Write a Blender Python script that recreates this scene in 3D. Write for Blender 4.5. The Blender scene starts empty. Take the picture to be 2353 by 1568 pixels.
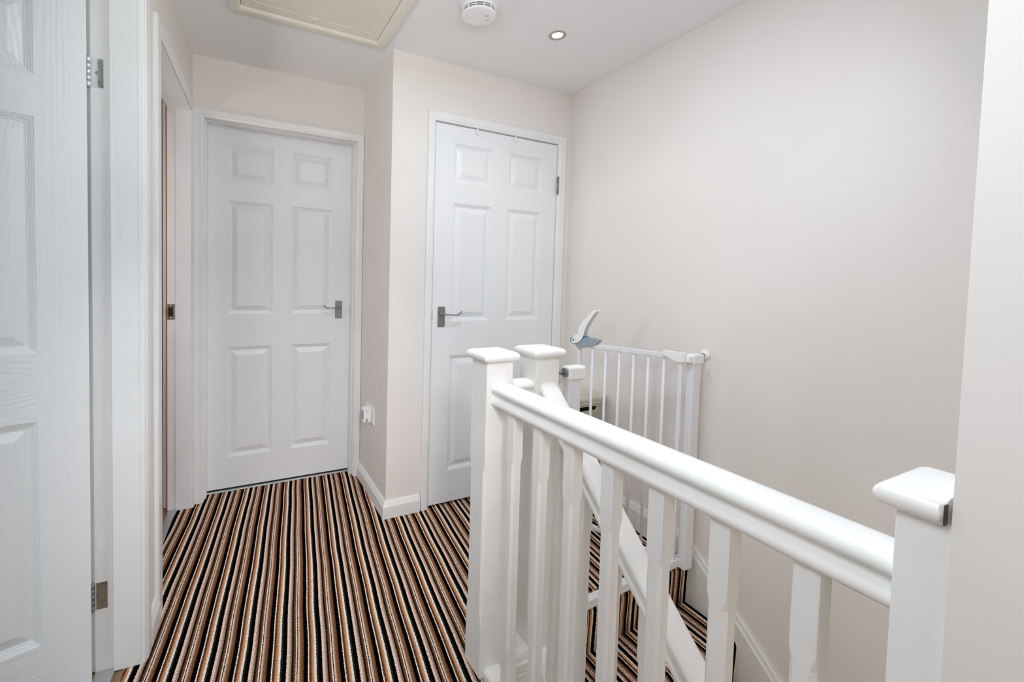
import bpy, bmesh, math, random
from mathutils import Vector, Matrix
from mathutils.geometry import tessellate_polygon

S = bpy.context.scene
COL = S.collection
R = math.radians
random.seed(4)

# ------------------------------------------------------------------ camera
CAM = Vector((-0.2297, -0.1152, 1.1975))
Rv = Vector((0.89859467, -0.43812531, 0.02395478))
Uv = Vector((-0.00405155, 0.04630681, 0.99891905))
Fv = Vector((0.43876099, 0.89772039, -0.03983596))
cd = bpy.data.cameras.new('camera')
cam = bpy.data.objects.new('camera', cd)
COL.objects.link(cam)
cam.matrix_world = Matrix(((Rv.x, Uv.x, -Fv.x, CAM.x), (Rv.y, Uv.y, -Fv.y, CAM.y), (Rv.z, Uv.z, -Fv.z, CAM.z), (0, 0, 0, 1)))
cd.sensor_fit = 'HORIZONTAL'
cd.sensor_width = 36.0
cd.lens = 36.0 * 1007.585 / 2353
cd.shift_x = 140.83 / 2353
cd.shift_y = -101.45 / 2353
cd.clip_start = 0.02
S.camera = cam

# ------------------------------------------------------------------ world, lights, exposure
w = bpy.data.worlds.new('world'); S.world = w; w.use_nodes = True
w.node_tree.nodes['Background'].inputs[0].default_value = (0.75, 0.85, 1, 1)
w.node_tree.nodes['Background'].inputs[1].default_value = 0.3

def area(name, loc, target, sx, sy, power, col, spread=180):
    l = bpy.data.lights.new(name, 'AREA'); l.shape = 'RECTANGLE'; l.size = sx; l.size_y = sy
    l.energy = power; l.color = (col[0], col[1] * .972, col[2]); l.spread = R(spread)
    o = bpy.data.objects.new(name, l); COL.objects.link(o); o.location = loc
    o.rotation_euler = (Vector(target) - Vector(loc)).to_track_quat('-Z', 'Y').to_euler()
    return o
area('landing_fill', (0.45, 0.9, 2.25), (0.5, 0.9, 0), 0.4, 0.4, 10.6, (0.80, 0.94, 1.0))  # added fill below the ceiling, no fitting here
area('dark_room_fill', (-1.3, 2.1, 1.4), (0.4, 2.2, 1.2), 0.3, 0.3, 5.8, (1.0, 0.92, 0.86))  # added fill hidden in the dark room, brightens the alcove wall
area('stair_fill', (1.0, 0.2, 1.9), (0.2, 2.4, 1.0), 0.3, 0.3, 2.5, (0.9, 0.86, 1.0))  # added fill hanging over the stairs, aimed at the far end
area('ceiling_fill', (-.05, -.3, 1.5), (0.0, 1.2, 2.3), 0.2, 0.2, 1.6, (1.0, 1.0, 0.86), 70)  # added fill thrown at the ceiling to brighten it
area('low_far_fill', (-.05, -.3, 1.6), (0.05, 2.0, 0.3), 0.2, 0.2, 1.7, (1.0, 1.0, 0.97), 50)  # added fill for the low parts of the far end
area('front_low_fill', (0.0, -1.2, 0.7), (0.0, 1.5, 0.7), 0.7, 0.8, 3.1, (1.0, 0.95, 0.87))  # added low fill behind the camera, no window in that wall
area('left_fill', (-0.40, 0.1, 1.75), (1.5, 0.9, 1.2), 0.4, 0.4, 8.0, (0.81, 0.94, 1.0))  # added fill floating by the left wall, no opening there
area('side_room_daylight', (-1.6, 0.3, 0.9), (1.5, 1.1, 0.8), 0.8, 1.2, 8.7, (0.78, 0.95, 1.0))
area('lower_stair_fill', (1.0, 0.0, -1.7), (1.2, 0.6, 0), 0.5, 0.5, 9.5, (1.0, 1.0, 0.99))  # added unseen fill from below the stairs
area('lower_side_fill', (0.72, -0.9, -0.6), (1.5, 0.9, 0.4), 0.3, 0.6, 6.0, (1.0, 0.9, 0.68))  # added unseen fill in the lower stairwell, no window built
S.view_settings.view_transform = 'Standard'
S.view_settings.look = 'None'
S.view_settings.gamma = 1.0
S.view_settings.use_curve_mapping = False
S.view_settings.exposure = 0.0
S.cycles.max_bounces = 12
S.cycles.diffuse_bounces = 8
S.cycles.glossy_bounces = 4
S.cycles.use_denoising = True
S.cycles.sample_clamp_indirect = 4

# ------------------------------------------------------------------ materials
def s2l(c):
    return tuple(((v / 255) / 12.92 if v / 255 <= 0.04045 else ((v / 255 + 0.055) / 1.055) ** 2.4) for v in c) + (1,)
def mat(name, col, rough=0.5, metal=0.0, spec=0.5):
    m = bpy.data.materials.new(name); m.use_nodes = True
    b = m.node_tree.nodes['Principled BSDF']
    b.inputs['Base Color'].default_value = col if len(col) == 4 else tuple(col) + (1,)
    b.inputs['Roughness'].default_value = rough
    b.inputs['Metallic'].default_value = metal
    b.inputs['Specular IOR Level'].default_value = spec
    return m
def bump(m, kind='noise', scale=(1, 1, 1), nscale=20, strength=0.1, dist=0.001, detail=4, coord='Object', distortion=0.0):
    nt = m.node_tree; n = nt.nodes; L = nt.links
    tc = n.new('ShaderNodeTexCoord'); mp = n.new('ShaderNodeMapping'); mp.inputs['Scale'].default_value = scale
    L.new(tc.outputs[coord], mp.inputs[0])
    t = n.new('ShaderNodeTexNoise'); t.inputs['Scale'].default_value = nscale; t.inputs['Detail'].default_value = detail
    t.inputs['Distortion'].default_value = distortion
    L.new(mp.outputs[0], t.inputs['Vector'])
    bp = n.new('ShaderNodeBump'); bp.inputs['Strength'].default_value = strength; bp.inputs['Distance'].default_value = dist
    L.new(t.outputs['Fac'], bp.inputs['Height'])
    L.new(bp.outputs[0], n['Principled BSDF'].inputs['Normal'])
    return m
def mottle(m, c1, c2, nscale=6, detail=3, lo=0.4, hi=0.6, coord='Object', scale=(1, 1, 1)):
    nt = m.node_tree; n = nt.nodes; L = nt.links
    tc = n.new('ShaderNodeTexCoord'); mp = n.new('ShaderNodeMapping'); mp.inputs['Scale'].default_value = scale
    t = n.new('ShaderNodeTexNoise'); t.inputs['Scale'].default_value = nscale; t.inputs['Detail'].default_value = detail
    L.new(tc.outputs[coord], mp.inputs[0]); L.new(mp.outputs[0], t.inputs['Vector'])
    r = n.new('ShaderNodeValToRGB'); r.color_ramp.elements[0].position = lo; r.color_ramp.elements[1].position = hi
    r.color_ramp.elements[0].color = c1 if len(c1) == 4 else tuple(c1) + (1,)
    r.color_ramp.elements[1].color = c2 if len(c2) == 4 else tuple(c2) + (1,)
    L.new(t.outputs['Fac'], r.inputs[0]); L.new(r.outputs[0], n['Principled BSDF'].inputs['Base Color'])
    return m

M = {}
M['wall'] = bump(mottle(mat('wall_paint', (.8, .76, .73), .75, 0, .25), (.785, .745, .712), (.80, .763, .733), 2.5, 3), nscale=260, strength=.12, dist=.0006)
M['ceil'] = bump(mat('ceiling_paint', (.84, .845, .85), .85, 0, .2), nscale=200, strength=.06, dist=.0005)
M['gloss'] = bump(mottle(mat('white_gloss_paint', (.82, .83, .83), .33), (.80, .81, .805), (.83, .84, .845), 5, 3), nscale=90, strength=.05, dist=.0004, scale=(1, 1, .25))
M['ballwhite'] = bump(mottle(mat('balustrade_paint', (.84, .83, .81), .3), (.86, .85, .825), (.89, .885, .87), 9, 4), nscale=120, strength=.08, dist=.0004, scale=(1, 1, .2))
M['board'] = bump(mat('skirting_paint', (.80, .80, .79), .4), nscale=120, strength=.05, dist=.0004)
M['hatch'] = bump(mottle(mat('cream_plastic', (.72, .70, .60), .55), (.77, .745, .65), (.80, .78, .70), 4, 3), nscale=150, strength=.1, dist=.0004)
M['plastic'] = mat('white_plastic', (.85, .85, .85), .35)
M['gateplastic'] = mat('gate_white_plastic', (.86, .86, .85), .32)
M['gatemetal'] = mat('gate_white_steel', (.78, .79, .82), .3)
M['grey'] = mat('grey_plastic', s2l((150, 160, 168)), .45)
M['blue'] = mat('blue_plastic', s2l((20, 125, 180)), .4)
M['dark'] = mat('dark_recess', (.012, .011, .012), .8)
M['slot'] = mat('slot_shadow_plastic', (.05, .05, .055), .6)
M['pewter'] = bump(mat('satin_nickel', (.30, .30, .31), .38, .85), nscale=60, strength=.08, dist=.0004)
M['chrome'] = mat('chrome', (.80, .80, .80), .18, 1.0)
M['brass'] = bump(mottle(mat('tarnished_brass', (.3, .24, .17), .45, .7), (.24, .19, .13), (.34, .27, .19), 40, 3), nscale=80, strength=.1, dist=.0003)
M['steel'] = mat('screw_steel', (.35, .35, .35), .35, .9)
M['bronze'] = mat('lamp_ring_metal', (.55, .45, .36), .28, .9)
M['strip'] = mat('threshold_aluminium', (.55, .56, .57), .4, .7)
M['rawwood'] = mat('bare_wood_edge', s2l((150, 105, 80)), .6)
M['endgrain'] = mottle(mat('cut_end_grain', (.04, .03, .025), .8), (.03, .022, .02), (.09, .07, .06), 60)
M['basket'] = mat('beige_plastic', s2l((214, 206, 192)), .5)
M['mark'] = mat('grey_print', (.35, .35, .37), .6)
M['plaster'] = mat('stairwell_paint', (.80, .755, .715), .8, 0, .2)
M['laminate'] = bump(mottle(mat('laminate_boards', s2l((150, 120, 92)), .5), s2l((120, 92, 68)), s2l((168, 138, 108)), 6, 5, .3, .7, scale=(6, 1, 1)), nscale=50, strength=.05)
M['darkroom'] = mat('unlit_room_wall_tone', s2l((58, 46, 42)), .8)  # dark tone stands in for the room's lack of light
M['darkwood'] = mottle(mat('dark_stained_wood', s2l((60, 40, 32)), .5), s2l((44, 30, 24)), s2l((84, 56, 42)), 5, 4, scale=(1, 1, 8))
M['cloth'] = bump(mottle(mat('blue_grey_cloth', s2l((80, 90, 105)), .9), s2l((48, 54, 66)), s2l((140, 150, 165)), 40, 3), nscale=60, strength=.4, dist=.004)

lamp = bpy.data.materials.new('lit_lamp_face'); lamp.use_nodes = True
lb = lamp.node_tree.nodes['Principled BSDF']
lb.inputs['Emission Color'].default_value = (1, .93, .84, 1); lb.inputs['Emission Strength'].default_value = 9
M['lamp'] = lamp

# basket weave: fine diagonal relief of the moulded plastic
def weave_mat():
    m = mat('woven_effect_plastic', s2l((206, 198, 184)), .55)
    nt = m.node_tree; n = nt.nodes; L = nt.links
    tc = n.new('ShaderNodeTexCoord'); mp = n.new('ShaderNodeMapping'); mp.inputs['Rotation'].default_value = (0, R(45), 0)
    L.new(tc.outputs['Object'], mp.inputs[0])
    ch = n.new('ShaderNodeTexBrick'); ch.inputs['Scale'].default_value = 55; ch.inputs['Mortar Size'].default_value = .03
    ch.inputs['Color1'].default_value = (1, 1, 1, 1); ch.inputs['Color2'].default_value = (.8, .8, .8, 1); ch.inputs['Mortar'].default_value = (0, 0, 0, 1)
    sx = n.new('ShaderNodeSeparateXYZ'); cx = n.new('ShaderNodeCombineXYZ')
    L.new(mp.outputs[0], sx.inputs[0]); L.new(sx.outputs['X'], cx.inputs['X']); L.new(sx.outputs['Z'], cx.inputs['Y'])
    L.new(cx.outputs[0], ch.inputs['Vector'])
    mx = n.new('ShaderNodeMixRGB'); mx.inputs[1].default_value = s2l((150, 140, 122)); mx.inputs[2].default_value = s2l((212, 205, 192))
    L.new(ch.outputs['Color'], mx.inputs[0]); L.new(mx.outputs[0], n['Principled BSDF'].inputs['Base Color'])
    bp = n.new('ShaderNodeBump'); bp.inputs['Strength'].default_value = .8; bp.inputs['Distance'].default_value = .002
    L.new(ch.outputs['Color'], bp.inputs['Height']); L.new(bp.outputs[0], n['Principled BSDF'].inputs['Normal'])
    return m
M['weave'] = weave_mat()

# moulded door skin with embossed grain; axis 'z' for stiles and panels, 'x' for rails
def grain_mat(name, vertical=True, strength=.35):
    m = mat(name, (.81, .83, .845), .36)
    nt = m.node_tree; n = nt.nodes; L = nt.links
    tc = n.new('ShaderNodeTexCoord'); mp = n.new('ShaderNodeMapping')
    mp.inputs['Scale'].default_value = (1, 1, .045) if vertical else (.045, 1, 1)
    L.new(tc.outputs['Object'], mp.inputs[0])
    t = n.new('ShaderNodeTexNoise'); t.inputs['Scale'].default_value = 95; t.inputs['Detail'].default_value = 2.5; t.inputs['Distortion'].default_value = .6
    L.new(mp.outputs[0], t.inputs['Vector'])
    mp2 = n.new('ShaderNodeMapping'); mp2.inputs['Scale'].default_value = (1, 1, .16) if vertical else (.16, 1, 1)
    L.new(tc.outputs['Object'], mp2.inputs[0])
    t2 = n.new('ShaderNodeTexNoise'); t2.inputs['Scale'].default_value = 7; t2.inputs['Detail'].default_value = 0
    L.new(mp2.outputs[0], t2.inputs['Vector'])
    mu = n.new('ShaderNodeMath'); mu.operation = 'MULTIPLY'; mu.inputs[1].default_value = 26
    L.new(t2.outputs['Fac'], mu.inputs[0])
    fr = n.new('ShaderNodeMath'); fr.operation = 'PINGPONG'; fr.inputs[1].default_value = .5
    L.new(mu.outputs[0], fr.inputs[0])
    ad = n.new('ShaderNodeMath'); ad.operation = 'ADD'
    L.new(t.outputs['Fac'], ad.inputs[0]); L.new(fr.outputs[0], ad.inputs[1])
    bp = n.new('ShaderNodeBump'); bp.inputs['Strength'].default_value = strength; bp.inputs['Distance'].default_value = .0011
    L.new(ad.outputs[0], bp.inputs['Height']); L.new(bp.outputs[0], n['Principled BSDF'].inputs['Normal'])
    return m
M['doorv'] = grain_mat('moulded_door_skin_upright_grain', True)
M['doorh'] = grain_mat('moulded_door_skin_level_grain', False)
M['neardoorv'] = grain_mat('deep_upright_door_grain', True, 1.0)
M['neardoorh'] = grain_mat('deep_level_door_grain', False, .8)

# striped carpet: position across the stripe picks the yarn
def carpet_mat(name, x0, skew, yref, T=.1064):
    m = mat(name, (.3, .2, .15), .95, 0, .1)
    nt = m.node_tree; n = nt.nodes; L = nt.links
    g = n.new('ShaderNodeNewGeometry'); sp = n.new('ShaderNodeSeparateXYZ'); L.new(g.outputs['Position'], sp.inputs[0])
    def mth(op, a, b=None):
        q = n.new('ShaderNodeMath'); q.operation = op
        for i, v in enumerate((a, b)):
            if v is None: continue
            if isinstance(v, (int, float)): q.inputs[i].default_value = v
            else: L.new(v, q.inputs[i])
        return q.outputs[0]
    def noise(scale, vscale=(1, 1, 1), detail=2):
        mp = n.new('ShaderNodeMapping'); mp.inputs['Scale'].default_value = vscale; L.new(g.outputs['Position'], mp.inputs[0])
        t = n.new('ShaderNodeTexNoise'); t.inputs['Scale'].default_value = scale; t.inputs['Detail'].default_value = detail
        L.new(mp.outputs[0], t.inputs['Vector']); return t.outputs['Fac']
    wob = mth('MULTIPLY', mth('SUBTRACT', noise(170, (1, 1, 1), 2), .5), .0042)
    wob2 = mth('MULTIPLY', mth('SUBTRACT', noise(3.2, (1, 1, 1), 1), .5), .010)
    xs = mth('SUBTRACT', sp.outputs['X'], x0)
    xs = mth('SUBTRACT', xs, mth('MULTIPLY', mth('SUBTRACT', sp.outputs['Y'], yref), skew))
    xs = mth('ADD', mth('ADD', xs, wob), wob2)
    ph = mth('FRACT', mth('ADD', mth('DIVIDE', xs, T), 100.0825))
    r = n.new('ShaderNodeValToRGB'); cr = r.color_ramp; cr.interpolation = 'LINEAR'
    K = (11, 5, 3); G = (52, 52, 46); CR = (252, 236, 220)
    bands = [(0, .030, K, G), (.030, .065, G, K), (.065, .165, K, K), (.165, .235, (244, 222, 208), (226, 198, 182)), (.235, .305, (196, 164, 142), (140, 106, 84)),
             (.305, .345, (22, 9, 5), (22, 9, 5)), (.345, .418, (74, 46, 32), (122, 88, 64)), (.418, .450, CR, CR), (.450, .477, K, K),
             (.477, .530, (244, 214, 196), (208, 170, 148)), (.530, .64, (150, 106, 74), (100, 70, 46)), (.64, .762, K, K), (.762, .795, CR, CR),
             (.795, .860, (56, 28, 16), (120, 74, 48)), (.860, .940, (176, 118, 80), (224, 168, 126)), (.940, 1.0, (246, 240, 226), (236, 234, 222))]
    stops = []
    e = .004
    for a, b, c1, c2 in bands:
        stops.append((a + e, c1)); stops.append((b - e, c2))
    cr.elements[0].position = stops[0][0]; cr.elements[0].color = s2l(stops[0][1])
    cr.elements[1].position = stops[-1][0]; cr.elements[1].color = s2l(stops[-1][1])
    for p, c in stops[1:-1]:
        el = cr.elements.new(p); el.color = s2l(c)
    L.new(ph, r.inputs[0])
    # pile speckle
    sp1 = noise(420, (1, .6, 1), 4)
    mr = n.new('ShaderNodeMapRange'); mr.inputs['From Min'].default_value = .3; mr.inputs['From Max'].default_value = .7
    mr.inputs['To Min'].default_value = .30; mr.inputs['To Max'].default_value = 1.62
    L.new(sp1, mr.inputs['Value'])
    mx = n.new('ShaderNodeVectorMath'); mx.operation = 'SCALE'
    L.new(r.outputs[0], mx.inputs[0]); L.new(mr.outputs[0], mx.inputs['Scale'])
    L.new(mx.outputs[0], n['Principled BSDF'].inputs['Base Color'])
    n['Principled BSDF'].inputs['Specular IOR Level'].default_value = 0.0
    bp = n.new('ShaderNodeBump'); bp.inputs['Strength'].default_value = .7; bp.inputs['Distance'].default_value = .003
    L.new(noise(600, (1, 1, 1), 2), bp.inputs['Height']); L.new(bp.outputs[0], n['Principled BSDF'].inputs['Normal'])
    return m
M['carpet'] = carpet_mat('striped_carpet', -.2575, .1225, 2.554)
M['staircarpet'] = carpet_mat('striped_stair_carpet', 1.503, 0.0, 0.0)

# ------------------------------------------------------------------ mesh helpers
class MB:
    def __init__(s): s.v = []; s.f = []; s.m = []; s.sm = []
    def add(s, verts, faces, mi=0, smooth=False, T=None):
        o = len(s.v)
        for p in verts:
            p = Vector(p)
            if T is not None: p = T @ p
            s.v.append(p)
        for f in faces:
            s.f.append([o + i for i in f]); s.m.append(mi); s.sm.append(smooth)
    def box(s, x0, x1, y0, y1, z0, z1, mi=0, T=None):
        if x0 > x1: x0, x1 = x1, x0
        if y0 > y1: y0, y1 = y1, y0
        if z0 > z1: z0, z1 = z1, z0
        s.add([(x0, y0, z0), (x1, y0, z0), (x1, y1, z0), (x0, y1, z0), (x0, y0, z1), (x1, y0, z1), (x1, y1, z1), (x0, y1, z1)],
              [(0, 3, 2, 1), (4, 5, 6, 7), (0, 1, 5, 4), (1, 2, 6, 5), (2, 3, 7, 6), (3, 0, 4, 7)], mi, False, T)
        return s
    def prism(s, poly, a, b, fn, mi=0, smooth=False, caps=True, T=None):
        """poly: list of 2D points; fn(p, t) -> 3D; extruded from t=a to t=b"""
        n = len(poly)
        V = [fn(p, a) for p in poly] + [fn(p, b) for p in poly]
        F = [(i, (i + 1) % n, n + (i + 1) % n, n + i) for i in range(n)]
        s.add(V, F, mi, smooth, T)
        if caps:
            tri = tessellate_polygon([[Vector((p[0], p[1], 0)) for p in poly]])
            o = len(s.v) - 2 * n
            for t in tri:
                s.f.append([o + i for i in t][::-1]); s.m.append(mi); s.sm.append(False)
                s.f.append([o + n + i for i in t]); s.m.append(mi); s.sm.append(False)
        return s
    def lathe(s, prof, seg=32, mi=0, smooth=True, T=None):
        """prof: (r, z) list, revolved round z"""
        V = []; F = []
        for r, z in prof:
            for k in range(seg):
                a = 2 * math.pi * k / seg; V.append((r * math.cos(a), r * math.sin(a), z))
        for j in range(len(prof) - 1):
            for k in range(seg):
                k2 = (k + 1) % seg
                F.append((j * seg + k, j * seg + k2, (j + 1) * seg + k2, (j + 1) * seg + k))
        s.add(V, F, mi, smooth, T)
        o = len(s.v) - len(V)
        if prof[0][0] > 1e-6: s.f.append([o + k for k in range(seg)][::-1]); s.m.append(mi); s.sm.append(False)
        if prof[-1][0] > 1e-6: s.f.append([o + (len(prof) - 1) * seg + k for k in range(seg)]); s.m.append(mi); s.sm.append(False)
        return s
    def tube(s, pts, rad, seg=10, mi=0, flat=1.0, T=None):
        """sweep a circle (or flattened ellipse) along points; rad number or list"""
        V = []; F = []; n = len(pts); pts = [Vector(p) for p in pts]
        if not isinstance(rad, (list, tuple)): rad = [rad] * n
        for i in range(n):
            d = (pts[min(i + 1, n - 1)] - pts[max(i - 1, 0)]).normalized()
            up = Vector((0, 0, 1)) if abs(d.z) < .9 else Vector((1, 0, 0))
            a = d.cross(up).normalized(); b = a.cross(d).normalized()
            for k in range(seg):
                t = 2 * math.pi * k / seg
                V.append(pts[i] + a * math.cos(t) * rad[i] + b * math.sin(t) * rad[i] * flat)
        for i in range(n - 1):
            for k in range(seg):
                k2 = (k + 1) % seg
                F.append((i * seg + k, i * seg + k2, (i + 1) * seg + k2, (i + 1) * seg + k))
        F.append(tuple(range(seg))[::-1]); F.append(tuple((n - 1) * seg + k for k in range(seg)))
        s.add(V, F, mi, True, T)
        return s
    def build(s, name, mats, parent=None, bevel=0, seg=2, matrix=None):
        me = bpy.data.meshes.new(name)
        me.from_pydata([tuple(v) for v in s.v], [], s.f)
        if not isinstance(mats, (list, tuple)): mats = [mats]
        for m in mats: me.materials.append(m)
        me.polygons.foreach_set('material_index', s.m)
        me.polygons.foreach_set('use_smooth', s.sm)
        bm = bmesh.new(); bm.from_mesh(me)
        bmesh.ops.remove_doubles(bm, verts=bm.verts, dist=1e-5)
        bmesh.ops.recalc_face_normals(bm, faces=bm.faces)
        bm.to_mesh(me); bm.free(); me.update()
        o = bpy.data.objects.new(name, me); COL.objects.link(o)
        if parent is not None: o.parent = parent
        if matrix is not None: o.matrix_local = matrix
        if bevel:
            b = o.modifiers.new('bevel', 'BEVEL'); b.width = bevel; b.segments = seg; b.limit_method = 'ANGLE'; b.angle_limit = R(40)
        return o

def empty(name, loc=(0, 0, 0), rz=0, parent=None):
    o = bpy.data.objects.new(name, None); o.empty_display_size = .05; COL.objects.link(o)
    o.location = loc; o.rotation_euler = (0, 0, rz)
    if parent is not None: o.parent = parent
    return o
def struct(o): o['kind'] = 'structure'; return o
def tag(o, label, cat, group=None):
    o['label'] = label; o['category'] = cat
    if group: o['group'] = group
    return o
def dup(o, parent):
    c = o.copy(); COL.objects.link(c); c.parent = parent
    for ch in list(o.children): dup(ch, c)
    return c

# ------------------------------------------------------------------ room dimensions
H = 2.295                     # ceiling
YA, YB, XJ, XR = 2.472, 1.946, .442, 1.538
XN, YN = .4200, .0500           # near wall on the right: landing face and end
Z0 = -2.6
# left wall frame: u runs from the far corner towards the camera, d into the landing
OL = Vector((-.432, YA, 0))
uL = Vector((-.055, -1, 0)).normalized()
thL = math.atan2(uL.y, uL.x)
def LW(u, d, z):
    c, s_ = math.cos(thL), math.sin(thL)
    return Vector((OL.x + u * c - d * s_, OL.y + u * s_ + d * c, z))

# ------------------------------------------------------------------ floors, ceiling, walls
b = MB()
b.box(-.53, .500, -1.6, .985, -.2, 0)
b.box(-.53, .632, .985, 1.102, -.2, 0)
b.box(.632, .706, 1.080, 1.102, -.2, 0)
b.box(-.53, 1.60, 1.102, 2.60, -.2, 0)
struct(b.build('floor', M['carpet']))
struct(MB().box(-3.2, -.525, -1.6, 4.2, -.21, -.004).build('floor_rooms', M['laminate']))
struct(MB().box(-.53, 1.6, -1.7, 4.2, Z0 - .1, Z0).build('floor_lower', M['staircarpet']))
struct(MB().box(-3.2, 1.7, -1.7, 4.2, H, H + .1).build('ceiling', M['ceil']))

# far wall with door_1 opening
b = MB()
b.box(-.56, -.390, YA, YA + .11, 0, H); b.box(.412, .62, YA, YA + .11, 0, H); b.box(-.390, .412, YA, YA + .11, 2.002, H)
struct(b.build('wall_far', M['wall']))
# side wall of the cupboard (jog)
struct(MB().box(XJ, XJ + .09, YB + .112, YA - .001, 0, H).build('wall_alcove', M['wall']))
# cupboard wall with door_2 opening
b = MB()
b.box(XJ, .655, YB, YB + .11, 0, H); b.box(1.460, XR, YB, YB + .11, 0, H); b.box(.655, 1.460, YB, YB + .11, 2.010, H)
struct(b.build('wall_cupboard', M['wall']))
struct(MB().box(XR, XR + .11, -1.6, YA + .2, Z0, H).build('wall_right', M['wall']))
struct(MB().box(XN, XN + .11, -1.6, YN, 0, H).build('wall_near', M['wall']))
struct(MB().box(-3.2, XR + .11, -1.7, -1.6, Z0, H).build('wall_back', M['wall']))
b = MB(); b.box(.47, .497, -1.6, .985, Z0, -.2); b.box(.497, .632, .99, 1.03, Z0, -.2); b.box(.60, XR, 1.17, 1.2, Z0, -.2)
struct(b.build('wall_stairwell', M['plaster']))
# inside the closet and the room behind door 1: plain backs
struct(MB().box(.6, XR, 2.46, 2.5, 0, H).build('wall_closet', M['plaster']))
struct(MB().box(-.56, .62, 2.75, 2.8, 0, H).build('wall_beyond', M['plaster']))

# left wall with two openings, in its own frame
UC0, UC1, UD0, UD1 = .052, .757, 1.024, 1.905   # lining faces
zH = 1.996
b = MB()
b.box(-.2, UC0 - .026, -.103, 0, 0, H); b.box(UC1 + .026, UD0 - .026, -.115, 0, 0, H); b.box(UD1 + .026, 4.1, -.115, 0, 0, H)
b.box(UC0 - .026, UC1 + .026, -.115, 0, zH + .026, H); b.box(UD0 - .026, UD1 + .026, -.115, 0, zH + .026, H)
ML = Matrix.Translation(OL) @ Matrix.Rotation(thL, 4, 'Z')
struct(b.build('wall_left', M['wall'], matrix=ML))

# dark room beyond door_3, room beyond door_4
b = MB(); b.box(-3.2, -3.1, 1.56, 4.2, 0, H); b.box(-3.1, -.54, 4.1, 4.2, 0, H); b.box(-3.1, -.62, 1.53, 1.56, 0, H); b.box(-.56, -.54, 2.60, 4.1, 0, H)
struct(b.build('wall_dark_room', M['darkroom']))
b = MB(); b.box(-3.2, -3.1, -1.6, 1.53, 0, H); b.box(-3.1, -.64, 1.50, 1.53, 0, H)
struct(b.build('wall_side_room', M['wall']))

# ------------------------------------------------------------------ skirting boards
def skirt_prof(h=.085, t=.018, ch=.026):
    return [(0, 0), (t, 0), (t, h - ch), (t * .45, h - .004), (t * .3, h), (0, h)]
def skirt(name, p0, p1, nrm, h=.085, t=.018, ch=.026, m0=0, m1=0, T=None):
    p0 = Vector(p0); p1 = Vector(p1); d = (p1 - p0).normalized(); nrm = Vector(nrm)
    b = MB(); pr = skirt_prof(h, t, ch); n = len(pr)
    V = []
    for base, mm, sg in ((p0, m0, -1), (p1, m1, 1)):
        for q in pr:
            V.append(base + nrm * q[0] + d * (q[0] * mm * sg) + Vector((0, 0, q[1])))
    b.add(V, [(i, (i + 1) % n, n + (i + 1) % n, n + i) for i in range(n)] + [tuple(range(n))[::-1], tuple(range(n, 2 * n))])
    o = b.build(name, M['board'], matrix=T); struct(o); return o
skirt('baseboard_alcove', (XJ, YA - .016, 0), (XJ, YB, 0), (-1, 0, 0), m1=1)
skirt('baseboard_cupboard', (XJ, YB, 0), (.622, YB, 0), (0, -1, 0), m0=1)
skirt('baseboard_right', (XR, 1.105, 0), (XR, YB, 0), (-1, 0, 0), h=.12, ch=.03)
skirt('baseboard_left', (UC1 + .086, 0, 0), (UD0 - .066, 0, 0), (0, 1, 0), T=ML)
skirt('baseboard_near', (XN, YN, 0), (XN, -1.6, 0), (-1, 0, 0))

# ------------------------------------------------------------------ doors
PROF = [(0, 0), (.0015, .0022), (.005, .003), (.0062, .0055), (.0095, .006), (.0105, .009), (.0155, .0098), (.0165, .0118), (.021, .0118), (.045, .0035), (.047, .0030)]
def panel_mesh(x0, x1, z0, z1):
    b = MB(); V = []; F = []
    for o_, dp in PROF:
        V += [(x0 + o_, dp, z0 + o_), (x1 - o_, dp, z0 + o_), (x1 - o_, dp, z1 - o_), (x0 + o_, dp, z1 - o_)]
    for j in range(len(PROF) - 1):
        for k in range(4):
            k2 = (k + 1) % 4
            F.append((j * 4 + k, j * 4 + k2, j * 4 + 4 + k2, j * 4 + 4 + k))
    n = (len(PROF) - 1) * 4
    F.append((n, n + 1, n + 2, n + 3))
    b.add(V, F); return b
PW = .7655
def door_leaf(parent, w=PW, mats=('doorv', 'doorh'), h=1.978, t=.035, zb=.012, xs=((.106, .332), (.434, .660))):
    """origin at the bottom corner of the front face, front looks to -y"""
    zs = [(.184 - zb, .797 - zb), (.979 - zb, 1.594 - zb), (1.701 - zb, 1.900 - zb)]
    X = [0, xs[0][0], xs[0][1], xs[1][0], xs[1][1], w]
    Z = [0]
    for a, c in zs: Z += [a, c]
    Z.append(h)
    b = MB()
    for i in range(5):
        for j in range(7):
            if i in (1, 3) and j in (1, 3, 5): continue
            rail = (i in (1, 3)) or (i == 2 and j in (0, 2, 4, 6))
            b.add([(X[i], 0, Z[j]), (X[i + 1], 0, Z[j]), (X[i + 1], 0, Z[j + 1]), (X[i], 0, Z[j + 1])], [(0, 1, 2, 3)], 1 if rail else 0)
    # back skin behind the mouldings, edges
    b.box(.0, w, .014, t, 0, h)
    b.add([(0, 0, 0), (w, 0, 0), (w, .014, 0), (0, .014, 0), (0, 0, h), (w, 0, h), (w, .014, h), (0, .014, h)],
          [(0, 1, 2, 3), (4, 5, 6, 7), (0, 3, 7, 4), (1, 2, 6, 5)])
    leaf = b.build('door_leaf', [M[mats[0]], M[mats[1]]], parent)
    for a, c in zs:
        for x0, x1 in xs:
            panel_mesh(x0, x1, a, c).build('door_panel', M[mats[0]], leaf)
    return leaf

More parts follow.
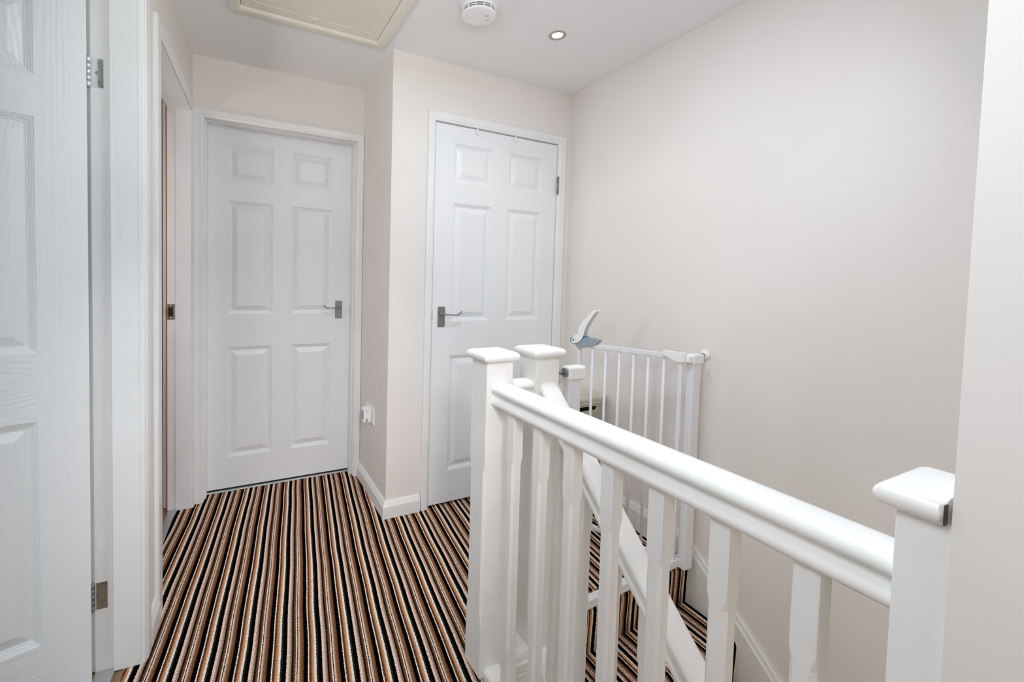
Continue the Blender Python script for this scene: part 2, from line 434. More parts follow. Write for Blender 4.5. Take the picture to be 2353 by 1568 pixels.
ARC = [(0, 0), (0, .009), (.004, .012), (.010, .0135), (.012, .0155), (.040, .0165), (.043, .015), (.045, .012), (.045, 0)]
def architrave(parent, x0, x1, zt, w_l, w_r, w_t, fn, name='architrave', zb=0.0):
    """mitred surround; x0,x1,zt inner edges; fn(x, out, z) -> local coordinates"""
    def piece(w, a0, a1, mi0, mi1, place):
        b = MB(); pr = [(p[0] * w / .045, p[1]) for p in ARC]; n = len(pr)
        V = [place(q, a0 + mi0 * q[0]) for q in pr] + [place(q, a1 + mi1 * q[0]) for q in pr]
        b.add(V, [(i, (i + 1) % n, n + (i + 1) % n, n + i) for i in range(n)] + [tuple(range(n))[::-1], tuple(range(n, 2 * n))])
        return b
    m = MB()
    for bb in (piece(w_l, zb, zt, 0, w_t / w_l, lambda q, t: fn(x0 - q[0], q[1], t)),
               piece(w_r, zb, zt, 0, w_t / w_r, lambda q, t: fn(x1 + q[0], q[1], t)),
               piece(w_t, x0, x1, -w_l / w_t, w_r / w_t, lambda q, t: fn(t, q[1], zt + q[0]))):
        o = len(m.v); m.v += bb.v; m.f += [[o + i for i in f] for f in bb.f]; m.m += bb.m; m.sm += bb.sm
    return m.build(name, M['gloss'], parent)

def lever_handle(parent, x, z, sgn, y=0):
    """backplate and scroll lever on a face looking to -y; sgn: way the lever points"""
    T = Matrix.Translation((x, y, z))
    b = MB(); b.box(-.0205, .0205, -.004, 0, -.053, .053)
    p = b.build('door_handle', M['pewter'], parent, bevel=.0012, matrix=T)
    for sx, sz in ((-.013, -.045), (.013, -.045), (-.013, .045), (.013, .045)):
        MB().lathe([(.0032, 0), (.0030, .0012), (0.0, .0014)], 10, T=Matrix.Rotation(R(90), 4, 'X')).build('screw', M['steel'], p, matrix=Matrix.Translation((sx, -.004, sz)))
    pts = [(0, -.004, .016), (0, -.018, .016), (sgn * .002, -.034, .0155), (sgn * .010, -.044, .014), (sgn * .024, -.047, .0135), (sgn * .046, -.047, .012), (sgn * .066, -.047, .011), (sgn * .080, -.046, .014), (sgn * .090, -.045, .021), (sgn * .096, -.044, .029)]
    rd = [.0095, .0085, .008, .0075, .006, .0048, .0052, .0062, .0062, .0045]
    b = MB(); b.tube(pts, rd, 12, flat=.62); b.lathe([(.012, 0), (.0115, .004), (.009, .006)], 16, T=Matrix.Translation((0, -.004, .016)) @ Matrix.Rotation(R(90), 4, 'X'))
    b.build('lever', M['pewter'], p)
    return p

# door_1: far door, recessed, opens away
D1 = struct(empty('door_1', (-.373, 2.563, 0)))
lf = door_leaf(D1, w=.7655, xs=((.098, .327), (.427, .655)))
lf.location = (0, 0, .012)
lever_handle(D1, .6985, 1.000, -1)
b = MB()
b.box(-.015, -.005, -.091, .06, 0, 1.990 + .01); b.box(.773, .783, -.091, .06, 0, 2.0); b.box(-.015, .783, -.091, .06, 1.990, 2.0)
b.box(-.005, .003, -.063, -.001, 0, 1.984); b.box(.765, .773, -.063, -.001, 0, 1.984); b.box(-.005, .773, -.063, -.001, 1.984, 1.990)
b.build('door_frame', M['gloss'], D1, bevel=.001)
architrave(D1, -.010, .777, 1.988, .042, .037, .043, lambda x, o, z: (x, -.091 - o, z))
MB().box(-.005, .773, -.022, -.003, -.001, .005).build('threshold_strip', M['strip'], D1, bevel=.002)
MB().box(-.005, .773, -.0029, .034, -.001, .0035).build('door_gap_shade', M['slot'], D1)
# dark slit under door 1: near-black strip, the gap's shade put into its colour
# door_2: cupboard door, flush
D2 = struct(empty('door_2', (.672, YB - .003, 0)))
lf = door_leaf(D2, w=.7707, xs=((.106, .336), (.443, .668)))
lf.location = (0, 0, .012)
lever_handle(D2, .0515, 1.003, 1)
b = MB()
b.box(-.017, -.003, .004, .10, 0, 1.993 + .014); b.box(.7737, .788, .004, .10, 0, 2.007); b.box(-.017, .788, .004, .10, 1.9955, 2.008)
b.build('door_frame', M['gloss'], D2, bevel=.001)
architrave(D2, -.004, .775, 1.9965, .040, .058, .048, lambda x, o, z: (x, .003 - o, z))
for z in (1.758, .25):
    b = MB()
    b.lathe([(.0055, 0), (.0055, .10)], 12)
    for k in range(1, 5): b.lathe([(.006, k * .02 - .001), (.006, k * .02 + .001)], 12)
    b.build('hinge', M['pewter'], D2, matrix=Matrix.Translation((.7745, -.0125, z - .05)))
MB().box(-.0055, .001, -.001, .012, .985, 1.038).build('latch', M['slot'], D2)

for lx, lab in ((.908, 'left of two small white hooks over the top of the cupboard door'), (1.149, 'right of two small white hooks over the top of the cupboard door')):
    b = MB(); z = 1.990
    b.box(-.0065, .0065, -.0055, -.0035, -.026, .0022); b.box(-.0065, .0065, -.0055, .037, .0004, .0022)
    b.box(-.0065, .0065, -.0105, -.0055, -.028, -.023); b.box(-.0065, .0065, -.0105, -.009, -.023, -.016)
    o = b.build('over_door_hook', M['gateplastic'], bevel=.0004); o.location = (lx, YB - .003, z)
    tag(o, lab, 'hook', 'hooks over the cupboard door')

# door_3 (dark room) and door_4 (open leaf) in the left wall
def left_frame(name, u0, u1, dep=.116):
    D = struct(empty(name, OL, thL))
    b = MB()
    for a, c, s_ in ((u0, u0 - .026, -1), (u1, u1 + .026, 1)):
        b.box(a, c, -.068, 0, 0, zH + .026)
        b.box(a + s_ * .011, c, -(dep if s_ < 0 else .116), -.068, 0, zH + .026)
    b.box(u0, u1, -.068, 0, zH, zH + .026); b.box(u0 - .011, u1 + .011, -dep, -.068, zH + .011, zH + .026)
    b.build('door_frame', M['gloss'], D, bevel=.0012)
    return D
D3 = left_frame('door_3', UC0, UC1, .104)
architrave(D3, UC0 - .004, UC1 + .004, zH + .005, .038, .080, .045, lambda x, o, z: (x, o * .80, z))
b = MB(); b.box(UC0 - .0105, UC0 - .024, -.1085, -.1042, 0, zH + .01); b.build('frame_edge', M['rawwood'], D3)
MB().box(UC0 - .01, UC1 + .01, -.100, -.066, -.006, .004).build('threshold_strip', M['strip'], D3, bevel=.0015)
# strike plate on the far jamb (rebate face at u = UC0 - .011)
sp = MB(); u = UC0 - .011
for d0, d1, z0, z1 in ((-.102, -.072, .966, .982), (-.102, -.072, 1.026, 1.042), (-.102, -.098, .982, 1.026), (-.078, -.072, .982, 1.026), (-.110, -.102, .988, 1.020)):
    sp.box(u, u + .0022, d0, d1, z0, z1)
sp = sp.build('strike_plate', M['brass'], D3, bevel=.0003)
MB().box(u + .0002, u + .0010, -.098, -.078, .982, 1.026).build('latch_hole', M['dark'], sp)
for z in (.974, 1.034): MB().lathe([(.0036, 0), (.003, .001), (0, .0012)], 10, T=Matrix.Rotation(R(90), 4, 'Y')).build('screw', M['chrome'], sp, matrix=Matrix.Translation((u + .0022, -.087, z)))

D4 = left_frame('door_4', UD0, UD1)
architrave(D4, UD0 - .004, UD1 + .004, zH + .005, .052, .052, .045, lambda x, o, z: (x, o * 1.08, z))
MB().box(UD0 - .01, UD1 + .01, -.115, -.066, -.006, .004).build('threshold_strip', M['strip'], D4, bevel=.0015)
b = MB(); b.box(UD0 - .016, UD0 - .070, -.130, -.1165, 0, zH + .05); b.build('architrave', M['gloss'], D4, bevel=.003)
# the leaf itself, hinged on the far jamb and swung into the side room
aD = R(17.0)
hinge = Vector((-.600, 1.422, 0)); wD = .7655
org = hinge - wD * Vector((math.cos(aD), math.sin(aD), 0))
iL = Matrix(ML).inverted()
lf = door_leaf(D4, w=wD, mats=('neardoorv', 'neardoorh'), xs=((.106, .332), (.434, .660)))
lf.matrix_local = iL @ (Matrix.Translation((org.x, org.y, .010)) @ Matrix.Rotation(aD, 4, 'Z'))
u = UD0 - .011
for zc, mk, mp in ((1.757, 'chrome', 'chrome'), (.236, 'steel', 'brass')):
    h = MB(); h.box(u, u + .0018, -.111, -.084, zc - .040, zc + .040)
    hp = h.build('hinge', M[mp], D4, bevel=.0004)
    k = MB()
    for i in range(5):
        z0 = zc - .042 + i * .0168
        k.lathe([(.0045, z0 + .0005), (.0055, z0 + .0012), (.0055, z0 + .0152), (.0045, z0 + .016)], 14)
    k.lathe([(.003, zc - .043), (.003, zc + .043)], 8)
    k.build('knuckle', M[mk], hp, matrix=Matrix.Translation((u + .004, -.1185, 0)))
    for dz in (-.027, 0, .027):
        MB().lathe([(.0048, 0), (.004, .0009), (.0018, .0004)], 14, T=Matrix.Rotation(R(90), 4, 'Y')).build('screw', M['steel'], hp, matrix=Matrix.Translation((u + .0018, -.097 + (.004 if dz else -.002), zc + dz)))

# ------------------------------------------------------------------ loft hatch
HT = tag(empty('loft_hatch', (.0635, 1.62, H)), 'cream loft hatch with a moulded frame set in the ceiling', 'hatch')
hx, hy = .3315, .332
def ring(b, o1, z1, o2, z2):
    V = []
    for o_, z in ((o1, z1), (o2, z2)):
        V += [(-hx + o_, -hy + o_, z), (hx - o_, -hy + o_, z), (hx - o_, hy - o_, z), (-hx + o_, hy - o_, z)]
    b.add(V, [(k, (k + 1) % 4, 4 + (k + 1) % 4, 4 + k) for k in range(4)])
b = MB(); seq = [(0, 0), (.002, -.013), (.006, -.017), (.036, -.019), (.044, -.014), (.047, -.006), (.047, 0)]
for (o1, z1), (o2, z2) in zip(seq, seq[1:]): ring(b, o1, z1, o2, z2)
b.build('hatch_frame', M['hatch'], HT)
b = MB(); seq = [(.0495, -.0), (.0495, -.0085), (.098, -.0085), (.100, -.0065), (.104, -.0065), (.106, -.0085)]
for (o1, z1), (o2, z2) in zip(seq, seq[1:]): ring(b, o1, z1, o2, z2)
o_ = .106
b.add([(-hx + o_, -hy + o_, -.0085), (hx - o_, -hy + o_, -.0085), (hx - o_, hy - o_, -.0085), (-hx + o_, hy - o_, -.0085)], [(0, 1, 2, 3)])
b.build('hatch_panel', M['hatch'], HT)
b = MB()
b.lathe([(.0125, 0), (.0125, -.002), (.0105, -.0032), (.0095, -.0018), (.0, -.0018)], 24)
b.box(-.0085, .0085, -.002, .002, -.0045, -.0018)
b.build('latch', M['hatch'], HT, matrix=Matrix.Translation((.0015, .246, -.0085)))

# ------------------------------------------------------------------ smoke alarm and downlight
SA = tag(empty('smoke_alarm', (.631, 1.452, H)), 'round white smoke alarm on the ceiling beside the loft hatch', 'smoke alarm')
b = MB(); b.lathe([(.078, 0), (.078, -.006), (.074, -.010), (.066, -.012), (0, -.012)], 48); b.build('base_plate', M['plastic'], SA)
b = MB(); b.lathe([(.066, -.012), (.0705, -.014), (.0705, -.034), (.0695, -.0345)], 48); b.build('side_ring', M['plastic'], SA)
b = MB(); b.lathe([(.0675, -.0345), (.0675, -.0465)], 48); b.build('vent_slot', M['slot'], SA)
b = MB()
b.lathe([(.0695, -.0385), (.0705, -.039), (.0705, -.0415), (.0695, -.042)], 48)
for k in range(14):
    a = 2 * math.pi * k / 14
    b.box(.066, .0704, -.0016, .0016, -.047, -.034, T=Matrix.Rotation(a, 4, 'Z'))
b.build('vent_rib', M['plastic'], SA)
b = MB(); b.lathe([(.0690, -.0462), (.0705, -.0475), (.070, -.0505), (.066, -.0535), (.055, -.0545), (.03, -.0555), (0, -.056)], 48); b.build('cover', M['plastic'], SA)
T = Matrix.Rotation(R(28), 4, 'Z')
b = MB()
for x0, x1, y0, y1 in ((-.012, -.0105, -.009, .009), (.0105, .012, -.009, .009), (-.012, .012, .009, .0105)): b.box(x0, x1, y0, y1, -.0575, -.0535)
b.box(-.005, .005, .002, .0045, -.0575, -.0535)
b.build('test_button', M['plastic'], SA, matrix=Matrix.Translation((-.005, .038, 0)) @ T)
b = MB()
for x, y, w_ in ((.030, -.016, .016), (.0285, -.010, .011), (.040, .012, .006), (.030, .017, .006)):
    b.box(x - w_ / 2, x + w_ / 2, y - .0009, y + .0009, -.0562, -.0545, T=Matrix.Rotation(R(-26), 4, 'Z'))
b.build('printed_mark', M['mark'], SA)

DL = tag(empty('downlight', (1.049, 1.483, H)), 'lit recessed spotlight with a metal ring in the ceiling', 'ceiling light')
b = MB(); b.lathe([(.0375, 0), (.0375, -.0022), (.0345, -.0038), (.029, -.0038), (.0245, -.0015), (.0225, .0015), (.0225, -.0002)], 40); b.build('trim_ring', M['bronze'], DL)
b = MB(); b.lathe([(.0225, -.0008), (.014, -.0028), (0, -.0034)], 32); b.build('lamp', M['lamp'], DL)
l = bpy.data.lights.new('downlight_beam', 'SPOT'); l.energy = 3.0; l.color = (1, .68, .38); l.spot_size = R(115); l.spot_blend = .8; l.shadow_soft_size = .025
lo = bpy.data.objects.new('downlight_beam', l); COL.objects.link(lo); lo.location = (1.049, 1.483, H - .02)

# ------------------------------------------------------------------ socket and plug-in
SO = tag(empty('wall_socket', (XJ, 2.226, .445)), 'white double wall socket low on the alcove side wall', 'socket')
b = MB(); b.box(-.009, 0, -.073, .073, -.043, .043); b.build('face_plate', M['plastic'], SO, bevel=.003, seg=3)
b = MB()
for y in (.022, .050): b.box(-.0115, -.009, y - .007, y + .007, .010, .030)
b.build('switch', M['plastic'], SO, bevel=.0015)
b = MB()
for yy, zz, a_, c_ in ((.036, -.002, .0022, .004), (.0255, -.018, .0032, .0022), (.0465, -.018, .0032, .0022)): b.box(-.0093, -.0088, yy - a_, yy + a_, zz - c_, zz + c_)
b.build('pin_hole', M['dark'], SO)
PG = tag(empty('plug_in_unit', (XJ, 2.215, .447)), 'small white plug-in device in the double socket by the far door', 'plug-in device')
pr = []
for cx_, cz_, a0 in ((-.012, .030, 0), (-.0365, .030, 90), (-.0365, -.030, 180), (-.012, -.030, 270)):
    rr = .012 if a0 in (0,) else .006
    for t in range(0, 91, 18):
        a = R(a0 + t); pr.append((cx_ + rr * math.cos(a) - (0 if cx_ > -.02 else 0) , cz_ + rr * math.sin(a)))
b = MB(); b.prism([(x - .009, z) for x, z in pr], -.025, .025, lambda p, t: (p[0], t, p[1])); b.build('housing', M['plastic'], PG, bevel=.0015)
MB().lathe([(.0022, 0), (.0022, .001)], 12, T=Matrix.Rotation(R(90), 4, 'X')).build('sensor_hole', M['dark'], PG, matrix=Matrix.Translation((-.036, -.0252, .024)))
MB().box(-.0355, -.0315, -.0262, -.0245, -.036, -.016).build('vent_slot', M['slot'], PG)
MB().box(-.0522, -.0510, -.018, .018, -.024, .024).build('front_cover', M['grey'], PG, bevel=.001)
MB().box(-.016, -.009, -.020, .020, -.034, .020).build('plug_body', M['plastic'], PG, bevel=.002)

# ------------------------------------------------------------------ balustrades
def chamf_post(x, y, hw, z0, z1, c0, c1, ch, fade=.03, y0=None, y1=None):
    """square post with stop chamfers between heights c0 and c1"""
    xa, xb = x - hw, x + hw
    ya, yb = (y - hw, y + hw) if y0 is None else (y0, y1)
    e = .0012
    lv = [(z0, e), (c0, e), (c0 + fade, ch), (c1 - fade * .6, ch), (c1, e), (z1, e)]
    if c0 is None: lv = [(z0, e), (z1, e)]
    V = []; F = []
    for z, c in lv:
        V += [(xa + c, ya, z), (xb - c, ya, z), (xb, ya + c, z), (xb, yb - c, z), (xb - c, yb, z), (xa + c, yb, z), (xa, yb - c, z), (xa, ya + c, z)]
    n = 8
    for j in range(len(lv) - 1):
        for k in range(n): F.append((j * n + k, j * n + (k + 1) % n, (j + 1) * n + (k + 1) % n, (j + 1) * n + k))
    F.append(tuple(range(n))[::-1]); F.append(tuple((len(lv) - 1) * n + k for k in range(n)))
    b = MB(); b.add(V, F); return b
def cap_mesh(xa, xb, ya, yb, z0, z1, cut=None):
    """bullnosed square cap; cut='y0' leaves the -y end sawn flat"""
    b = MB(); r = (z1 - z0) / 2; lv = []
    for t in range(-90, 91, 15):
        lv.append((z0 + r + r * math.sin(R(t)), r * (1 - math.cos(R(t)))))
    V = []; F = []; q = .004
    for z, o_ in lv:
        y_a = ya if cut else ya + o_
        V += [(xa + o_ + q, y_a, z), (xb - o_ - q, y_a, z), (xb - o_, y_a + q, z), (xb - o_, yb - o_ - q, z), (xb - o_ - q, yb - o_, z), (xa + o_ + q, yb - o_, z), (xa + o_, yb - o_ - q, z), (xa + o_, y_a + q, z)]
    n = 8
    for j in range(len(lv) - 1):
        for k in range(n): F.append((j * n + k, j * n + (k + 1) % n, (j + 1) * n + (k + 1) % n, (j + 1) * n + k))
    b.add(V, F, 0, True)
    o0 = 0; m_ = (len(lv) - 1) * n
    b.add(V[:n], [tuple(range(n))[::-1]]); b.add(V[m_:], [tuple(range(n))])
    return b
RAIL = [(0, .894), (.014, .8935), (.024, .8915), (.031, .887), (.035, .880), (.0352, .874), (.0335, .8700), (.0300, .8675), (.0245, .8665), (.0225, .862), (.0222, .857), (.0240, .8525), (.0295, .8500), (.0335, .8450), (.0345, .838), (.0325, .8325), (.028, .829), (.026, .828)]
RP = RAIL + [(-x, z) for x, z in RAIL[::-1] if x > 0]
def newel(parent, x, y, z0, capo=.0165, c0=.16, c1=.655, zt=.957, half=False):
    if half: b = chamf_post(x, y, .045, z0, zt, c0, c1, .009, .05, YN + .0003, y + .045)
    else: b = chamf_post(x, y, .045, z0, zt, c0, c1, .009, .05)
    p = b.build('newel_post', M['ballwhite'], parent)
    if half:
        cap = cap_mesh(x - .045 - capo, x + .045 + capo, YN + .0040, y + .045 + capo, zt, zt + .028, cut='y0').build('newel_cap', M['ballwhite'], p)
    else:
        cap = cap_mesh(x - .045 - capo, x + .045 + capo, y - .045 - capo, y + .045 + capo, zt, zt + .028).build('newel_cap', M['ballwhite'], p)
    return p
LB = tag(empty('landing_balustrade', (.473, .54, 0)), 'white level landing balustrade with square spindles, running along the striped carpet', 'balustrade')
LB.location = (0, 0, 0)
newel(LB, .473, 1.021, -.18)
n3 = newel(LB, .473, .049, -.2, half=True)
MB().box(.4125, .4199, YN + .0028, YN + .0041, .9605, .9815).build('sawn_end', M['endgrain'], n3)
b = MB(); b.prism(RP, .094, .976, lambda p, t: (.4785 + p[0], t, p[1]), smooth=False)
hr = b.build('handrail', M['ballwhite'], LB)
for p_ in hr.data.polygons:
    p_.use_smooth = len(p_.vertices) == 4
BASE = [(-.030, -.002), (.030, -.002), (.030, .012), (.028, .019), (.024, .024), (-.020, .024), (-.026, .022), (-.030, .016)]
b = MB(); b.prism(BASE, .094, .976, lambda p, t: (.473 + p[0], t, p[1])); b.build('base_rail', M['ballwhite'], LB)
MB().box(.497, .509, .052, .985, -.24, .004).build('apron', M['plaster'], LB)
first = None
for k in range(7):
    yc = .906 - .1173 * k - .016
    if first is None:
        first = chamf_post(0, 0, .016, .022, .8295, .150, .705, .0065, .030).build('spindle', M['ballwhite'], LB); o = first
    else: o = dup(first, LB)
    o.location = (.473, yc, 0)

SB = tag(empty('stair_balustrade', (0, 0, 0)), 'white sloping stair balustrade descending from the second newel beside the stair gate', 'balustrade')
n2x, n2y = .6605, 1.034
newel(SB, n2x, n2y, -.18, c0=.10, c1=.655)
# short level rail and base between the two newels
b = MB(); b.prism(RP, .5185, .615, lambda p, t: (t, 1.030 + p[0] * .95, p[1] - .008)); o = b.build('short_handrail', M['ballwhite'], SB)
b = MB(); b.prism([(-.052, -.002), (-.052, .010), (-.048, .020), (-.040, .026), (.040, .026), (.04, -.002)], .5185, .6152, lambda p, t: (t, 1.030 + p[0], p[1])); b.build('short_base_rail', M['ballwhite'], SB)
b = MB(); b.prism([(-.060, -.060), (-.066, -.050), (-.066, -.036), (-.060, -.026), (-.050, -.020), (-.045, -.020), (-.045, -.060)], .5185, .6152, lambda p, t: (t, 1.030 + p[0], p[1])); b.build('nosing', M['ballwhite'], SB)
SL = .955
def rail2(p, t):      # p = profile, t = y
    return (.667 + p[0], t, (p[1] - .894) * 1.15 + .878 - SL * (.989 - t))
b = MB(); b.prism(RP, .989, -.75, rail2); o = b.build('sloping_handrail', M['ballwhite'], SB)
for q in o.data.polygons: q.use_smooth = len(q.vertices) == 4
hr.data.polygons.foreach_set('use_smooth', [len(p_.vertices) == 4 for p_ in hr.data.polygons])
SS = .90
b = MB(); b.prism([(.989, .002), (-1.55, .002 - SS * 2.539), (-1.55, .002 - SS * 2.539 - .30), (.989, -.30)], .638, .688, lambda p, t: (t, p[0], p[1]))
b.build('stair_string', M['ballwhite'], SB, bevel=.003)
b = MB(); b.prism([(.9655, -.045), (.9655, -.20), (-1.55, -.20 - SS * 2.514), (-1.55, -.10 - SS * 2.514), (.930, -.10)], .5190, .6375, lambda p, t: (t, p[0], p[1])); b.build('infill_panel', M['plaster'], SB)
MB().box(.5190, .6375, .966, .9845, -.24, -.003).build('riser_board', M['ballwhite'], SB)
for k in range(13):
    yb_ = .933 - .111 * k; ya_ = yb_ - .032; yc = (ya_ + yb_) / 2
    if yb_ < -.5: break
    zt = .878 - SL * (.989 - yc) - .075; zb = .002 - SS * (.989 - yc) + .005
    b = chamf_post(0, 0, .016, zb, zt, zb + .09, zt - .12, .0065, .03)
    o = b.build('stair_spindle', M['ballwhite'], SB); o.location = (.659, yc, 0)
# smooth shading with sharp edges kept
for ob in [o for o in COL.objects if o.type == 'MESH' and o.name.startswith(('handrail', 'short_handrail', 'sloping_handrail', 'newel_cap'))]:
    me = ob.data
    bm = bmesh.new(); bm.from_mesh(me)
    for e_ in bm.edges:
        if len(e_.link_faces) == 2 and e_.calc_face_angle() > R(34 if ob.name.startswith('newel') else 33): e_.smooth = False
    for f_ in bm.faces: f_.smooth = True
    bm.to_mesh(me); bm.free()

# ------------------------------------------------------------------ stairs
ST = tag(empty('staircase', (0, 0, 0)), 'carpeted stairs going down between the balustrade and the right wall, striped in brown and cream', 'staircase')
GO, RI = .213, .187
for k in range(0, 13):
    y, z = 1.050 - GO * k, -RI * k
    yb_ = y + .020; nb = y + GO + .020 if k else 1.106
    rr = .022
    rr = .032
    prof = [(y + .007, z - RI), (y + .004, z - .110), (y + .001, z - .065)]
    for t in range(180, 89, -10):
        prof.append((y + rr + rr * math.cos(R(t)), z - rr + rr * math.sin(R(t)) * 1.0))
    prof += [(y + rr, z), (nb, z), (nb, z - .02), (yb_ + .02, z - .05), (yb_ + .02, z - RI)]
    b = MB(); b.prism(prof, .6895 if k else .7060, 1.514, lambda p, t: (t, p[0], p[1]))
    for v in b.v:
        q = (v.x - .69) / .82; v.y += .022 * q; v.z += .020 * q + (.0008 if k == 0 else 0)
    b.build('step', M['staircarpet'], ST)
# wall string with a bead along its top
def yz(pts, x0, x1, m, name, bev=0):
    b = MB(); b.prism(pts, x0, x1, lambda p, t: (t, p[0], p[1])); return b.build(name, m, ST, bevel=bev)
SW = .885
def zt_(y): return .105 - SW * (1.094 - y)
yz([(1.110, .118), (1.110, -.35), (-1.58, zt_(-1.58) - .45), (-1.58, zt_(-1.58) - .016), (1.100, zt_(1.10) - .016)], 1.5145, XR - .001, M['board'], 'wall_string')
yz([(1.110, .119), (1.092, zt_(1.092) - .016), (-1.58, zt_(-1.58) - .016), (-1.58, zt_(-1.58)), (1.098, zt_(1.098) + .012)], 1.524, XR - .001, M['board'], 'string_bead', .003)

# ------------------------------------------------------------------ stair gate
SG = tag(empty('stair_gate', (1.1, 1.045, 0)), 'white metal safety gate standing open at the top of the stairs', 'safety gate')
SG.location = (0, 0, 0)
gy = 1.047
b = MB(); b.box(.785, .838, gy - .016, gy + .016, .02, .865); b.build('gate_post', M['gatemetal'], SG, bevel=.004)
b = MB(); b.box(1.428, 1.478, gy - .016, gy + .016, .02, .880); b.build('gate_post', M['gatemetal'], SG, bevel=.004)
b = MB(); b.box(.720, 1.476, gy - .014, gy + .016, .008, .040)
for v in b.v: q = (v.x - .72) / .76; v.y += .022 * q; v.z += .020 * q
b.build('bottom_bar', M['gatemetal'], SG, bevel=.002)
b = MB(); b.box(.782, .858, gy - .021, gy + .021, .862, .910); b.build('post_cap', M['gateplastic'], SG, bevel=.008, seg=3)
b = MB(); b.box(1.425, 1.488, gy - .021, gy + .021, .876, .917); b.box(1.404, 1.430, gy - .015, gy + .016, .882, .912); b.build('post_cap', M['gateplastic'], SG, bevel=.006, seg=3)
RX = Matrix.Rotation(R(90), 4, 'Y')
def bolt(x0, x1, y, z, nut=None, cup=None):
    b = MB(); b.lathe([(.0055, x0), (.0055, x1)], 14, T=Matrix.Translation((0, y, z)) @ RX)
    for q in range(int((x1 - x0) / .006)):
        b.lathe([(.0062, x0 + .002 + q * .006), (.0062, x0 + .0045 + q * .006)], 14, T=Matrix.Translation((0, y, z)) @ RX)
    p = b.build('tension_bolt', M['steel'], SG)
    if nut is not None:
        b = MB(); b.lathe([(.010, nut), (.0155, nut + .002), (.0155, nut + .010), (.010, nut + .012)], 10, smooth=False, T=Matrix.Translation((0, y, z)) @ RX); b.build('adjusting_nut', M['pewter'], p)
    if cup is not None:
        b = MB(); b.lathe([(.0225, cup), (.0225, cup - .003), (.019, cup - .006), (.013, cup - .006), (.012, cup - .009), (.008, cup - .010), (.0058, cup - .010)], 28, T=Matrix.Translation((0, y, z)) @ RX); b.build('wall_cup', M['gateplastic'], p)
bolt(.7058, .790, gy - .004, .890, nut=.768)
bolt(1.486, 1.532, gy + .010, .908, cup=XR - .001)
bolt(1.475, 1.510, gy + .036, .047, cup=1.5138)
bolt(.7058, .730, gy, .024)
hg = Vector((1.405, 1.060, 0)); dg = Vector((-.35, .937, 0)).normalized(); ag = math.atan2(dg.y, dg.x)
TG = Matrix.Translation(hg) @ Matrix.Rotation(ag, 4, 'Z')     # local x along the leaf, y across
b = MB(); b.box(.0, .470, -.009, .009, .893, .913); b.box(.0, .470, -.010, .010, .040, .058); b.box(0, .017, -.0085, .0085, .045, .90); b.box(.446, .462, -.0085, .0085, .045, .90)
gl = b.build('gate_leaf', M['gatemetal'], SG, bevel=.002, matrix=TG)
for k, s_ in enumerate((.073, .1365, .199, .262, .325, .389)):
    b = MB(); rr = .0062
    b.tube([(s_, 0, .05), (s_, 0, .90)], rr, 12); b.build('gate_bar', M['gatemetal'], gl)
b = MB()
b.prism([(.080, .923), (.078, .903), (.058, .897), (.040, .888), (.014, .881), (-.009, .884), (-.009, .922)], -.015, .015, lambda p, t: (p[0], t, p[1])); b.build('hinge_bracket', M['gateplastic'], gl, bevel=.003)
body = [(.4708, .9012), (.4599, .8881), (.4426, .8854), (.4192, .8923), (.3881, .9033), (.3706, .9120), (.3560, .9240), (.352, .9325), (.3682, .9368), (.401, .9394), (.431, .9394), (.478, .9385), (.4975, .9300), (.4981, .9170), (.4940, .9060)]
b = MB(); b.prism(body, -.017, .017, lambda p, t: (p[0], t, p[1])); lh = b.build('latch_housing', M['grey'], SG, bevel=.004, seg=3, matrix=TG)
lev = [(.3799, 1.0709), (.3690, 1.066), (.3853, 1.0426), (.407, 1.008), (.4193, .9817), (.4266, .9525), (.4343, .9326), (.4506, .9148), (.4700, .9066), (.4865, .9080), (.4895, .9150), (.4824, .9305), (.476, .9457), (.4554, .9511), (.4528, .9721), (.4533, .9848), (.4341, 1.0151), (.4052, 1.0473)]
b = MB()
b.prism(lev, .0175, .0235, lambda p, t: (p[0], t, p[1])); b.prism(lev, -.0235, -.0175, lambda p, t: (p[0], t, p[1]))
rib = [(.3799, 1.0709), (.374, 1.066), (.400, 1.042), (.430, 1.010), (.449, .982), (.449, .953), (.4553, .951), (.4533, .9848), (.4341, 1.0151), (.4052, 1.0473)]
b.prism(rib, -.018, .018, lambda p, t: (p[0], t, p[1]))
b.build('latch_lever', M['gateplastic'], lh, bevel=.0015)
for sg_ in (-1, 1):
    b = MB(); b.lathe([(.0042, .0235), (.0042, .0252), (.003, .0256)], 16, T=Matrix.Translation((.4765, 0, .9232)) @ Matrix.Rotation(R(-90 * sg_), 4, 'X'))
    b.build('pivot_button', M['blue'], lh)
b = MB(); b.prism([(.4380, .928), (.4180, .9400), (.4210, .9450), (.4330, .9450), (.4420, .936)], -.0172, .0172, lambda p, t: (p[0], t, p[1])); b.build('release_slider', M['blue'], lh, bevel=.001)

